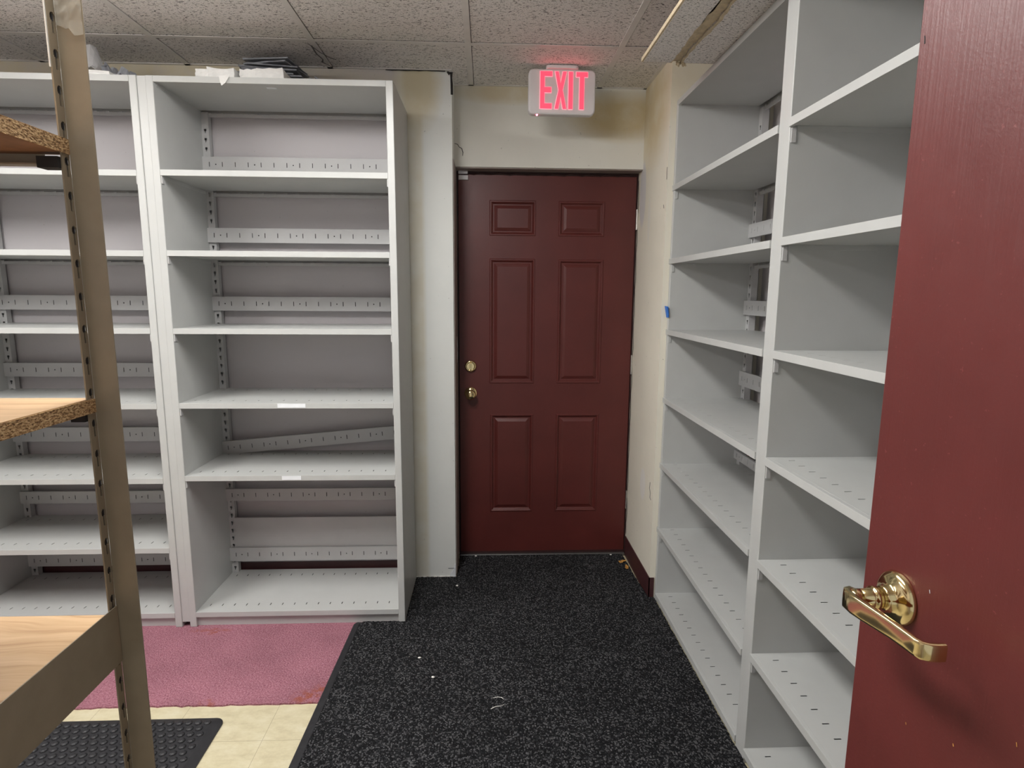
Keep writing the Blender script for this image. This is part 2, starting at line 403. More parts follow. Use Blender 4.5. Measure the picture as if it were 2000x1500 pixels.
# rubber mat with pebbled bumps
mat_ = empty('rubber_mat', (-1.185, -1.545, -.006))
tag(mat_, 'black rubber mat with raised bumps on the cream tiles beside the tan rack', 'mat')
bm = bmesh.new()
def rrect(x0, x1, y0, y1, r, n=6):
    out = []
    for cx, cy, a0 in ((x1-r, y1-r, 0), (x0+r, y1-r, 90), (x0+r, y0+r, 180), (x1-r, y0+r, 270)):
        for i in range(n+1):
            a = math.radians(a0+90*i/n); out.append((cx+r*math.cos(a), cy+r*math.sin(a)))
    return out
MW, MD = .45, .325
o1 = rrect(-MW, MW, -MD, MD, .03); o2 = rrect(-MW+.03, MW-.03, -MD+.03, MD-.03, .012)
a = [bm.verts.new((x, y, 0)) for x, y in o1]; b_ = [bm.verts.new((x, y, .004)) for x, y in o1]; c_ = [bm.verts.new((x, y, .013)) for x, y in o2]
n = len(a)
for i in range(n):
    j = (i+1) % n; bm.faces.new((a[i], a[j], b_[j], b_[i])); bm.faces.new((b_[i], b_[j], c_[j], c_[i]))
bm.faces.new(c_); bm.faces.new(a[::-1])
P_ = .030; r = .0125
ny = int((2*MD-.07)/(P_*.87)); nx = int((2*MW-.08)/P_)
for j in range(ny+1):
    for i in range(nx+1):
        x = -MW+.045+i*P_+(P_/2 if j % 2 else 0); y = -MD+.042+j*P_*.87
        if x > MW-.042: continue
        rings = []
        for rr, h in ((r, .0125), (r*.85, .0165), (r*.5, .019)):
            rings.append([bm.verts.new((x+rr*math.cos(t*math.pi/4), y+rr*math.sin(t*math.pi/4), h)) for t in range(8)])
        for p, q in zip(rings, rings[1:]):
            for t in range(8): bm.faces.new((p[t], p[(t+1) % 8], q[(t+1) % 8], q[t]))
        bm.faces.new(rings[-1])
mo = obj('mat_surface', bm, 'rubber', mat_)

# ------------------------------------------------------------------ steel shelving
PITCH_S = .0515
def slots_row(w, y, L=.018, s0=.035):
    n = int((w-2*.03)/PITCH_S)+1
    return [(s0+i*PITCH_S-.0017, s0+i*PITCH_S+.0017, y-L/2, y+L/2) for i in range(n) if s0+i*PITCH_S < w-.01]
def make_shelf(parent, x0, x1, z, D, rot=0, lip=True, slots=True, y0=0.0, lipz=0, front='steel'):
    """one steel shelf: folded front edge, top skin with two rows of slots, underside, rear lip"""
    w = x1-x0; bm = bmesh.new()
    yb = D-.008
    holes = (slots_row(w, y0+.062)+slots_row(w, y0+.335)) if slots else []
    plate(bm, 0, w, y0+.012, yb, holes, -.0012, 0, lambda u, v, d: (u, v, d))
    bx(bm, 0, w, y0, y0+.012, -.022, 0)
    bx(bm, 0, w, y0+.012, yb-(.030 if lip else 0), -.0185, -.0175)
    bx(bm, 0, .0015, y0+.012, yb, -.0175, -.0012); bx(bm, w-.0015, w, y0+.012, yb, -.0175, -.0012)
    bx(bm, 0, w, yb-.0015, yb, -.0175, -.0012)
    if lip: bx(bm, 0, w, yb-.0012, yb, -.030, -.0175)
    bx(bm, 0, .0018, y0+.022, yb-.03, -.033, -.0185); bx(bm, w-.0018, w, y0+.022, yb-.03, -.033, -.0185)
    if slots:
        _, fs = bx(bm, .003, w-.003, y0+.014, yb-.004, -.0045, -.0035)  # dark plate under the skin paints the hollow's shade into the slots
        for q in fs: q.material_index = 1
    s = obj('shelf', bm, [front, 'dark'], parent, .0016, 2, loc=(x0, 0, z))
    if rot: s.rotation_euler = (0, rot, 0)
    if lip:
        bm = bmesh.new(); h = slots_row(w, -.030, .006)
        plate(bm, .002, w-.002, -.041, -.0275, [], yb-.018, yb-.010, lambda u, v, d: (u, d, v))
        for hh in h: bx(bm, hh[0]-.003, hh[1]+.006, yb-.020, yb-.017, -.029, -.024)
        obj('rear_lip', bm, 'steel_in', s)
    return s
def keyhole(zc):  # (v0,v1) pairs widths
    return [(-.0050, .0050, zc, zc+.009), (-.0024, .0024, zc-.009, zc)]
def rear_upright(parent, x0, x1, D, H, zb=0):
    bm = bmesh.new(); c = (x0+x1)/2; holes = []
    z = .05
    while z < H-.08:
        for a, b_, p, q in keyhole(z): holes.append((c+a, c+b_, p, q))
        z += .0381
    plate(bm, x0, x1, zb, H-.024, holes, D-.034, D-.0325, lambda u, v, d: (u, d, v))
    bx(bm, x0, x0+.0015, D-.0325, D-.004, zb, H-.024); bx(bm, x1-.0015, x1, D-.0325, D-.004, zb, H-.024); bx(bm, x0, x1, D-.006, D-.004, zb, H-.024)
    return obj('rear_upright', bm, 'steel_in', parent)
def back_rail(parent, x0, x1, z0, z1, D, rise=0):
    w = x1-x0; h = z1-z0; bm = bmesh.new(); holes = []
    u = .029; k = 0
    while u < w-.01:
        holes.append((u-.0016, u+.0016, h*.5-.010, h*.5+.010))
        if k % 3 == 0: holes.append((u+.0250, u+.0300, h*.5-.0025, h*.5+.0025))
        u += .0555; k += 1
    plate(bm, 0, w, 0, h, holes, 0, .0015, lambda u, v, d: (u, d, v))
    bx(bm, 0, w, .0015, .010, 0, .0015); bx(bm, 0, w, .0015, .010, h-.0015, h)
    _, fs = bx(bm, .003, w-.003, .0045, .0055, .010, h-.010)  # dark strip behind the rail face, painted-in shade for its slots
    for q in fs: q.material_index = 1
    return obj('back_rail', bm, ['steel_in', 'dark'], parent, 0, loc=(x0, D-.048, z0), rot=(0, -math.atan2(rise, w), 0))
def side_panel(parent, x0, x1, D, H, face=None):
    bm = bmesh.new(); bx(bm, x0, x1, 0, D, 0, H)
    return obj('side_panel', bm, 'steel', parent, .0025, 3)
def shelf_clips(parent, x0, x1, zs):
    for z in zs:
        for x, s in ((x0, 1), (x1, -1)):
            box('shelf_clip', min(x, x+s*.004), max(x, x+s*.004), .003, .020, z-.052, z-.022, 'steel_in', parent, .001)

D = .402; UW = .9128
rails_B = [(1.935, 1.999), (1.634, 1.697), (1.333, 1.396), (.433, .492), (.129, .196)]
# unit nearest the exit door
U = empty('metal_shelving_unit', (-1.1224, YB, 0))
tag(U, 'grey steel shelving unit nearest the exit door, one rear rail hanging askew', 'shelving unit')
i0, i1 = .028, UW-.028
side_panel(U, 0, .028, D, HB); side_panel(U, UW-.028, UW, D, HB)
ZB = [.066, .668, .972, 1.273, 1.575, 1.875]
shB = [make_shelf(U, i0, i1, z, D, lip=z > 1.3) for z in ZB]
make_shelf(U, i0, i1, HB-.001, D, slots=False)
rear_upright(U, i0, i0+.03, D, HB); rear_upright(U, i1-.03, i1, D, HB)
for z0, z1 in rails_B: back_rail(U, i0, i1, z0, z1, D)
back_rail(U, i0, i1, .660, .722, D, .078)
bm = bmesh.new(); bx(bm, i0+.03, i1-.03, D-.036, D-.034, .196, .346); bx(bm, i0+.03, i1-.03, D-.044, D-.034, .340, .347)
obj('back_panel', bm, 'steel_in', U)
box('kick_plate', i0, i1, .014, .017, 0, .045, 'steel', U)
shelf_clips(U, i0, i1, ZB[1:])
for sh, x, wd in ((shB[2], .390, .112), (shB[1], .392, .078)):
    l = box('label_strip', x, x+wd, -.0008, .0002, -.0185, -.002, 'label', sh); l['label'] = 'small white paper label'
    bm = bmesh.new(); r = random.Random(int(wd*1000)); u = x+.022
    while u < x+wd-.022: 
        ww = r.uniform(.002, .006); bx(bm, u, u+ww, -.0011, -.0008, -.0125, -.0085); u += ww+.0016
l = box('sticker', .425, .461, .045, .060, -.0215, -.0185, 'label', U); l.location.z = HB; l['label'] = 'small white sticker under the top shelf'
# filler strip between the two left units
box('filler_strip', -.0325, -.0005, .004, .012, .022, HB-.001, 'steel', U, .001)
# unit at the left edge of the photo
U2 = empty('metal_shelving_unit', (-1.155-UW, YB, 0))
tag(U2, 'grey steel shelving unit behind the tan rack, at the left edge, with evenly spaced shelves', 'shelving unit')
side_panel(U2, 0, .028, D, HB); side_panel(U2, UW-.028, UW, D, HB)
ZA = [.064, .356, .658, .970, 1.273, 1.573, 1.872]
for z in ZA: make_shelf(U2, i0, i1, z, D, lip=z > 1.3)
make_shelf(U2, i0, i1, HB-.001, D, slots=False)
rear_upright(U2, i0, i0+.03, D, HB); rear_upright(U2, i1-.03, i1, D, HB)
for z0, z1 in ((1.333, 1.397), (1.031, 1.093), (.727, .793), (.428, .486), (.115, .172)): back_rail(U2, i0, i1, z0, z1, D)
box('kick_plate', i0, i1, .014, .017, 0, .045, 'steel', U2)
shelf_clips(U2, i0, i1, ZA[1:])
# a third bookcase continues the row beyond the frame only as the wall; none needed

# double unit on the right, local x runs toward the camera, local y into the wall
DR = .376
R = empty('metal_shelving_unit', (XR, -.490, -.006), -math.pi/2)
tag(R, 'tall double-bay grey steel shelving unit along the right wall behind the open door', 'shelving unit')
z6 = .006
side_panel(R, 0.0, .022, DR, HB+z6)
B1a, B1b, B2a, B2b = .012, .9182, .978, 1.866
bm = bmesh.new(); bx(bm, B1b, B2a, 0, DR, 0, HB+z6); obj('middle_panel', bm, 'steel', R, .0025, 3)
side_panel(R, B2b, B2b+.028, DR, HB+z6)
ZR = [.040, .347, .663, .964, 1.2665, 1.569, 1.872]
for k, z in enumerate(ZR):
    rot = .022 if k == 1 else 0
    s = make_shelf(R, .002 if k else .022, B1b, z+z6+(.010 if k == 1 else 0), DR, rot=rot, lip=z > 1.3, y0=-.004)
ZR2 = [.045, .361, .658, .965, 1.2685, 1.571, 1.873]
for z in ZR2: make_shelf(R, B2a, B2b, z+z6, DR, lip=z > 1.3, y0=-.004)
for a, b_ in ((.022, B1b), (B2a, B2b)):
    make_shelf(R, a, b_, HB+z6-.001, DR, slots=False, y0=-.002)
    rear_upright(R, a, a+.03, DR, HB); rear_upright(R, b_-.03, b_, DR, HB)
    box('kick_plate', a, b_, .012, .015, 0, .030, 'steel', R)
for z0, z1 in ((1.658, 1.714), (1.333, 1.394), (1.024, 1.087), (.69, .728)): back_rail(R, .022, B1b, z0+z6, z1+z6, DR)
bm = bmesh.new(); bx(bm, B2a, B2b, DR-.012, DR-.010, .05, HB); obj('back_panel', bm, 'steel_in', R)
for z in ZR[1:]:
    box('shelf_clip', .020, .025, .004, .014, z-.05, z-.018, 'steel', R)
for z in ZR2[1:]:
    box('shelf_clip', B2a, B2a+.004, .004, .016, z-.055, z-.018, 'steel_in', R)
# blue tape flag stuck on the far upright
bm = bmesh.new(); prism(bm, [(-.490, 1.368), (-.524, 1.366), (-.520, 1.320), (-.497, 1.318)], XR-.010, XR-.004, lambda u, v, d: (d+(1.345-v)*.15, u, v))
tag(obj('tape_flag', bm, 'blue', None, .001), 'small blue tape flag stuck to the far upright of the right shelving', 'tape')

# ------------------------------------------------------------------ exit door
def door_leaf():
    X0, X1, Z0, Z1 = .002, .898, .012, 1.999
    panels = [(.158, .391, 1.705, 1.878), (.506, .740, 1.705, 1.878), (.158, .390, .952, 1.592), (.510, .741, .952, 1.590), (.162, .389, .249, .788), (.511, .740, .249, .788)]
    bm = bmesh.new()
    plate(bm, X0, X1, Z0, Z1, panels, 0, .0010, lambda u, v, d: (u, d, v))
    bx(bm, X0, X1, .012, .044, Z0, Z1)
    for s in ((X0, X0+.001, Z0, Z1), (X1-.001, X1, Z0, Z1), (X0, X1, Z0, Z0+.001), (X0, X1, Z1-.001, Z1)): bx(bm, s[0], s[1], 0, .012, s[2], s[3])
    prof = [(0, 0), (.003, -.0030), (.008, -.0030), (.012, .0), (.014, .0045), (.018, .0075), (.024, .0075), (.027, .0055), (.040, -.0005), (.043, -.0005)]
    for (a, b_, c, d) in panels:
        rings = []
        for ins, dep in prof:
            rings.append([bm.verts.new(p) for p in ((a+ins, dep, c+ins), (b_-ins, dep, c+ins), (b_-ins, dep, d-ins), (a+ins, dep, d-ins))])
        for p, q in zip(rings, rings[1:]):
            for i in range(4): bm.faces.new((p[i], p[(i+1) % 4], q[(i+1) % 4], q[i]))
        bm.faces.new(rings[-1])
    return bm
door = struct(obj('door_1', door_leaf(), 'door_red'))
# knob and deadbolt
fy = lambda cx, cz: (lambda u, v, d: (cx+u, -d, cz+v))
bm = bmesh.new(); lathe(bm, [(.001, -.001), (.032, -.001), (.033, .002), (.031, .006), (.022, .009), (.014, .012), (.0115, .020), (.012, .030), (.019, .036), (.0255, .044), (.027, .052), (.025, .060), (.017, .066), (.006, .068), (.001, .068)], fy(.060, .900))
k_ = obj('knob', bm, 'brass', door, 0, smooth=True); k_['label'] = 'round brass door knob'
bm = bmesh.new(); bx(bm, .0585, .0615, -.071, -.066, .893, .907); obj('thumb_turn', bm, 'brass', k_)
bm = bmesh.new(); lathe(bm, [(.001, -.001), (.030, -.001), (.031, .004), (.028, .012), (.022, .015), (.021, .013), (.018, .013), (.001, .014)], fy(.060, 1.043))
k_ = obj('deadbolt', bm, 'brass', door, 0, smooth=True); k_['label'] = 'round brass deadbolt'
bm = bmesh.new(); bx(bm, .056, .064, -.026, -.013, 1.025, 1.061); obj('thumb_turn', bm, 'brass', k_, .002)
for z in (1.79, 1.052, .313):
    bm = bmesh.new(); lathe(bm, [(.006, -.05), (.006, .05)], lambda u, v, d, z=z: (.9025+u*.8, -.006+v, z+d), 12); bx(bm, .9005, .9045, -.004, .02, z-.05, z+.05)
    obj('hinge', bm, 'hinge', door)
box('latch_contact', .004, .052, -.012, -.0005, 1.972, 1.994, 'white_plastic', door, .002)['label'] = 'small white door contact sensor'
box('weatherstrip', .0, .9, -.004, .001, .012, .024, 'frame_red', door)
# frame and threshold
bm = bmesh.new()
bx(bm, -.0112, -.0062, -.245, .05, .02, 2.0206); bx(bm, -.0062, .905, -.070, .05, 2.0150, 2.0206)
t = struct(obj('trim_1', bm, 'frame'))
bm = bmesh.new(); bx(bm, -.0062, .000, .004, .10, 0, 2.015); bx(bm, .9005, .907, .004, .10, 0, 2.015); bx(bm, 0, .9005, .004, .10, 2.0, 2.015); bx(bm, 0, .9, .046, .10, 0, 2.0)
obj('door_stop', bm, 'frame_red', t)
bm = bmesh.new(); bx(bm, -.0062, -.005, -.075, -.045, 1.07, 1.20); bx(bm, -.0050, -.0040, -.066, -.054, 1.09, 1.125); bx(bm, -.0050, -.0040, -.066, -.054, 1.145, 1.18)
s_ = obj('strike_plate', bm, 'hinge', t)
box('header_contact', .004, .050, -.020, -.002, 1.9995, 2.014, 'white_plastic', t, .002)
struct(box('trim_2', .0, .9, -.018, .05, -.006, .0115, 'alum', None, .003)) 
# column corner: chipped plaster with exposed white mesh
bm = bmesh.new()
prism(bm, [(-.048, .0), (-.012, .0), (-.012, .075), (-.018, .070), (-.022, .05), (-.035, .03), (-.040, .012)], YC-.0018, YC+.001, lambda u, v, d: (u, d, v))
o = obj('trim_3', bm, 'label'); struct(o)
bm = bmesh.new()
for i in range(7): 
    x = -.044+i*.005; bx(bm, x, x+.0007, YC-.0024, YC-.0018, .0+.002*i, .012+.007*i)
bx(bm, -.050, -.018, YC-.003, YC-.002, .052, .0535)
obj('mesh_threads', bm, 'ink', o)
bm = bmesh.new(); r = random.Random(11)
for i in range(40):
    t_ = i/39; x = -.21+.205*t_; z = .006+r.uniform(0, .008); s = r.uniform(.003, .007)
    vs = bmesh.ops.create_icosphere(bm, subdivisions=1, radius=s)['verts']
    for v in vs: v.co = Vector((x+v.co.x*1.6, YC-.004+v.co.y*.6, z+v.co.z*.7-.004))
obj('plaster_chips', bm, 'crumb', o)

# ceiling damage where the wall meets the ceiling grid
def strip_line(name, pts, wd, mat, parent=None, up_=Vector((0, -1, 0)), th=.0015, seed=1):
    """irregular crack/thread along 3D points, as thin closed tube"""
    bm = bmesh.new(); r = random.Random(seed); prev = None
    P = [Vector(p) for p in pts]
    for i, p in enumerate(P):
        t_ = (P[min(i+1, len(P)-1)]-P[max(i-1, 0)]).normalized(); s = t_.cross(up_).normalized(); n_ = s.cross(t_).normalized()
        ww = wd*r.uniform(.5, 1.3)
        ring = [bm.verts.new(p+s*ww*math.cos(a)+n_*th*math.sin(a)) for a in (0, 1.57, 3.14, 4.71)]
        if prev:
            for k in range(4): bm.faces.new((prev[k], prev[(k+1) % 4], ring[(k+1) % 4], ring[k]))
        else: bm.faces.new(ring)
        prev = ring
    bm.faces.new(prev); return obj(name, bm, mat, parent)
c_ = bpy.data.objects['wall_over_door']
strip_line('corner_crack', [(-.030, YC-.003, 2.384), (-.022, YC-.004, 2.376), (-.012, YC-.003, 2.380), (-.013, YC-.002, 2.36), (-.0112, YC-.001, 2.33), (-.011, YC, 2.29)], .006, 'dark', bpy.data.objects['wall_back'], th=.003)
strip_line('crack', [(-.010, -.078, 2.126), (.004, -.078, 2.122), (.012, -.078, 2.110), (.024, -.078, 2.104), (.030, -.078, 2.085), (.028, -.078, 2.07)], .0016, 'dark', c_, th=.001, seed=3)
strip_line('crack', [(-.30+i*.029, YC-.0055, 2.3865-.001*(i % 2)) for i in range(10)], .0022, 'dark', bpy.data.objects['wall_back'], th=.002, seed=5)
w_ = bpy.data.objects['wall_recess']
strip_line('crack', [(.9062, -.50+.02, 1.95), (.9062, -.478, 1.93), (.9062, -.480, 1.90)], .0012, 'dark', w_, Vector((1, 0, 0)), .001, 6)
strip_line('crack', [(.9062, -.45, 1.80), (.9062, -.456, 1.785)], .003, 'dark', w_, Vector((1, 0, 0)), .001, 7)
strip_line('crack', [(.9062, -.430, .55), (.9062, -.424, .52), (.9062, -.440, .50), (.9062, -.436, .478), (.9062, -.455, .472)], .0014, 'dark', w_, Vector((1, 0, 0)), .001, 8)
# broken plaster beside the hinge side: thin dark ragged line
strip_line('crack', [(.9055, -.004-.006*(i % 3), 1.98-i*.06) for i in range(32)], .0035, 'dark', w_, Vector((1, 0, 0)), .001, 12)
strip_line('crack', [(.02+i*.03, -.0005, 2.0070-.0035*((i*7) % 3)) for i in range(29)], .0045, 'frame_red', c_, th=.003, seed=15)
# dusty thread hanging at the grid crossing
T = strip_line('cobweb', [(-.552, -.50, 2.386), (-.55, -.44, 2.379), (-.535, -.40, 2.372), (-.548, -.36, 2.376), (-.52, -.33, 2.370), (-.50, -.30, 2.380)], .004, 'cobweb', None, Vector((0, 0, 1)), .0012, 9)
tag(T, 'dusty cobweb scrap hanging from the ceiling grid above the paper pile', 'cobweb')
T = strip_line('cobweb', [(-.56, -.52, 2.386), (-.53, -.46, 2.377), (-.50, -.42, 2.372), (-.485, -.38, 2.380)], .0025, 'cobweb', T, Vector((0, 0, 1)), .0012, 10)
T.name = 'loose_thread'

# ------------------------------------------------------------------ exit sign
S = empty('exit_sign', (.470, -.330, 2.386), math.radians(1.0))
tag(S, 'lit red EXIT sign in a white housing hung from the ceiling over the closed door', 'sign')
bm = bmesh.new(); prism(bm, rrect(-.146, .146, -.197, -.012, .022), -.018, .022, lambda u, v, d: (u, d, v))
obj('housing', bm, 'white_plastic', S, .007, 4)
bm = bmesh.new(); prism(bm, rrect(-.070, .070, -.035, .035, .02), -.013, .0015, lambda u, v, d: (u, v*.8-.004, d)); obj('canopy', bm, 'white_plastic', S, .004, 3)
bm = bmesh.new()
def letter(poly, off=(0, 0), s=1): prism(bm, [(x*s+off[0], y*s+off[1]) for x, y in poly], -.0205, -.0175, lambda u, v, d: (u, d, v))
Lz0, Lz1 = -.176, -.022
H_ = Lz1-Lz0
E_ = [(0, 0), (.053, 0), (.053, .024), (.021, .024), (.021, .066), (.050, .066), (.050, .090), (.021, .090), (.021, H_-.022), (.054, H_-.022), (.054, H_), (0, H_)]
X_ = [(0, 0), (.018, 0), (.027, .050), (.036, 0), (.054, 0), (.037, .078), (.053, H_), (.035, H_), (.0265, .106), (.018, H_), (.001, H_), (.0165, .078)]
I_ = [(0, 0), (.021, 0), (.021, H_), (0, H_)]
T_ = [(.015, 0), (.037, 0), (.037, H_-.022), (.052, H_-.022), (.052, H_), (0, H_), (0, H_-.022), (.015, H_-.022)]
def scaled(P, g):
    cx = sum(p[0] for p in P)/len(P); return P
lx = [-.097, -.034, .026, .059]
# rims behind, faces in front
def inset_poly(P, d):
    n = len(P); out = []
    A = sum(P[i][0]*P[(i+1) % n][1]-P[(i+1) % n][0]*P[i][1] for i in range(n)); sg = 1 if A > 0 else -1
    for i in range(n):
        p0, p1, p2 = Vector(P[i-1]), Vector(P[i]), Vector(P[(i+1) % n])
        e1 = (p1-p0).normalized(); e2 = (p2-p1).normalized()
        n1 = Vector((-e1.y, e1.x))*sg; n2 = Vector((-e2.y, e2.x))*sg
        b2 = (n1+n2); k = d/max(.25, (1+n1.dot(n2))); out.append((p1.x+b2.x*k, p1.y+b2.y*k))
    return out
for P, x in zip((E_, X_, I_, T_), lx): letter(P, (x, Lz0))
obj('letter_rim', bm, 'red_edge', S)
bm = bmesh.new()
for P, x in zip((E_, X_, I_, T_), lx):
    prism(bm, [(u+x, v+Lz0) for u, v in inset_poly(P, .0016)], -.0222, -.0195, lambda u, v, d: (u, d, v))
obj('lettering', bm, 'red_letter', S)
box('top_lens', -.060, .060, -.008, .010, -.0122, -.0105, 'red_glow', S)
bm = bmesh.new(); lathe(bm, [(.001, 0), (.004, 0), (.003, .004), (.001, .005)], lambda u, v, d: (-.108+u, -.010+v, -.197-d), 12); obj('indicator', bm, 'red_dot', S)

# ------------------------------------------------------------------ broken ceiling tile on the right shelving
TL = empty('loose_ceiling_tile', (.686, -.885, HB+.003))
tag(TL, 'cracked ceiling tile lying on top of the right shelving and jutting into the aisle', 'ceiling tile')
def jag(seed, x, n=60, amp=.004):
    r = random.Random(seed); d = 0; out = []
    for i in range(n+1):
        d = d*.8+r.uniform(-amp, amp); out.append((x+d, -1.25*i/n))
    return out
def tile_piece(name, left, right, z0, z1, mat, parent):
    bm = bmesh.new(); P = left+right[::-1]
    prism(bm, P, z0, z1, lambda u, v, d: (u, v, d)); return obj(name, bm, mat, parent)
e1 = jag(21, .100); e2 = jag(22, .128)
L1 = [(0, y) for _, y in e1]; R2 = [(.52, y) for _, y in e2]
tile_piece('tile_piece', L1, e1, 0, .014, 'tile', TL); tile_piece('tile_piece', e2, R2, 0, .014, 'tile', TL)
tile_piece('torn_core', [(x-.004, y) for x, y in e1], [(x+.004, y) for x, y in e2], .006, .0138, 'tile_core', TL)
tile_piece('torn_core', [(x-.006, y) for x, y in jag(25, .100)], e1, -.001, .0055, 'tile_core', TL)
tile_piece('torn_core', e2, [(x+.009, y) for x, y in jag(26, .128)], -.001, .0055, 'tile_core', TL)
bm = bmesh.new(); bx(bm, -.0065, -.0002, -1.25, 0, .001, .014); bx(bm, 0, .10, .0002, .004, .001, .0135); bx(bm, .13, .52, .0002, .004, .001, .0135)
obj('cut_edge', bm, 'tile_core', TL)
bm = bmesh.new(); r = random.Random(4)
for i in range(26):
    vs = bmesh.ops.create_icosphere(bm, subdivisions=1, radius=r.uniform(.002, .006))['verts']
    o_ = Vector((.128+r.uniform(-.012, .02), r.uniform(-.012, .008), r.uniform(-.010, .008)))
    for v in vs: v.co += o_
obj('crumbled_corner', bm, 'tile_core', TL)

# ------------------------------------------------------------------ open door on the right with brass lever
D2 = struct(box('door_2', .660, .702, -3.225, -2.3165, .006, 2.035, 'door_red_open', None, .002))
def lever():
    rc = (.660, -2.384, 1.045)
    g = lambda u, v, d: (rc[0]-d, rc[1]+u, rc[2]+v)
    H = empty('lever_handle'); H.parent = D2; H['label'] = 'polished brass lever handle'
    bm = bmesh.new(); lathe(bm, [(.001, -.001), (.0325, -.001), (.0335, .002), (.0325, .005), (.031, .0075), (.026, .0105), (.019, .0125), (.0165, .0155), (.0150, .020), (.0145, .022), (.001, .022)], g, 64)
    obj('rose', bm, 'brass', H, 0, smooth=True)
    bm = bmesh.new(); lathe(bm, [(.0135, .018), (.0142, .030), (.0146, .031), (.0146, .034), (.0125, .0345), (.0118, .036), (.0115, .052), (.001, .053)], g, 48)
    obj('collar', bm, 'brass', H, 0, smooth=True)
    # lever arm: sections along a path in the (y, out) plane; each section is a rounded rectangle, tall in z
    path = [  # (dy, out, half_height, half_thickness)
        (.0085, .046, .0060, .0060), (.0095, .055, .0100, .0058), (.0060, .0625, .0112, .0050), (.000, .0665, .0118, .0048), (-.014, .0665, .0122, .0048), (-.030, .064, .0120, .0046),
        (-.050, .060, .0112, .0044), (-.070, .0565, .0104, .0042), (-.090, .0545, .0100, .0040), (-.102, .0535, .0098, .0040), (-.109, .0515, .0098, .0040),
        (-.1125, .046, .0098, .0040), (-.1135, .038, .0098, .0038), (-.1135, .030, .0098, .0036)]
    bm = bmesh.new(); prev = None
    for i, (dy, out, hh, ht) in enumerate(path):
        a = path[max(0, i-1)]; b_ = path[min(len(path)-1, i+1)]
        t_ = Vector((b_[0]-a[0], b_[1]-a[1])).normalized(); nrm = Vector((-t_.y, t_.x))
        ring = []
        for k in range(20):
            an = 2*math.pi*k/20; c, s = math.cos(an), math.sin(an)
            e = .35; cu = abs(c)**e*(1 if c > 0 else -1); sv = abs(s)**e*(1 if s > 0 else -1)
            ring.append(bm.verts.new(g(dy+nrm.x*ht*cu, hh*sv-.0005*i*0, out+nrm.y*ht*cu)))
        if prev:
            for k in range(20): bm.faces.new((prev[k], prev[(k+1) % 20], ring[(k+1) % 20], ring[k]))
        else: bm.faces.new(ring)
        prev = ring
    bm.faces.new(prev)
    o = obj('lever_arm', bm, 'brass', H, 0, smooth=True)
    o.modifiers.new('edge', 'EDGE_SPLIT').split_angle = .7
    bm = bmesh.new(); lathe(bm, [(.012, .050), (.0117, .058), (.009, .062), (.001, .063)], g, 32); obj('spindle_hub', bm, 'brass', H, 0, smooth=True)
lever()
# scuffs in the door paint
sc = strip_line('scuff', [(.6595, -2.432, 1.081), (.6595, -2.4332, 1.077)], .0007, 'label', D2, Vector((1, 0, 0)), .0004, 31)
for i, (y, z, l) in enumerate(((-2.49, .93, .006), (-2.56, .99, .008), (-2.42, .90, .005), (-2.52, .86, .006))):
    strip_line('scuff', [(.6597, y, z), (.6597, y-.001, z-l*.5)], .0006, 'leaf', D2, Vector((1, 0, 0)), .0003, 40+i)
strip_line('scuff', [(.6597, -2.3253, 1.722), (.6597, -2.3262, 1.718), (.6597, -2.3266, 1.713)], .0010, 'dark', D2, Vector((1, 0, 0)), .0003, 50)
bm = bmesh.new(); 
for z in (.25, 1.0, 1.8): lathe(bm, [(.007, -.05), (.007, .05)], lambda u, v, d, z=z: (.712+u, -3.225+v, z+d), 12)
obj('hinge', bm, 'hinge', D2)

# ------------------------------------------------------------------ tan storage rack, left foreground
K = empty('storage_rack', (-.435, -2.170, -.006))
tag(K, 'tan steel storage rack with chipboard shelves in the left foreground', 'rack')
def keyhole_poly(cy, cz, rr=.0048, tail=.016, tw=.0020, n=10):
    P = []
    for i in range(n+1):
        a = math.radians(-50+280*i/n); P.append((cy+rr*math.cos(a), cz+rr*math.sin(a)))
    P += [(cy-tw, cz-tail), (cy+tw, cz-tail)]
    return P
def holed_strip(bm, y0, y1, z0, z1, holes, x0, x1):
    for x, flip in ((x0, 0), (x1, 1)):
        edges = []
        for loop in [[(y0, z0), (y1, z0), (y1, z1), (y0, z1)]]+holes:
            vs = [bm.verts.new((x, a, b_)) for a, b_ in loop]
            for i in range(len(vs)): edges.append(bm.edges.new((vs[i], vs[(i+1) % len(vs)])))
        bmesh.ops.triangle_fill(bm, use_beauty=True, use_dissolve=False, edges=edges)
    for loop in [[(y0, z0), (y1, z0), (y1, z1), (y0, z1)]]+holes:
        for (a, b_), (c, d) in zip(loop, loop[1:]+loop[:1]):
            bm.faces.new([bm.verts.new(p) for p in ((x0, a, b_), (x0, c, d), (x1, c, d), (x1, a, b_))])
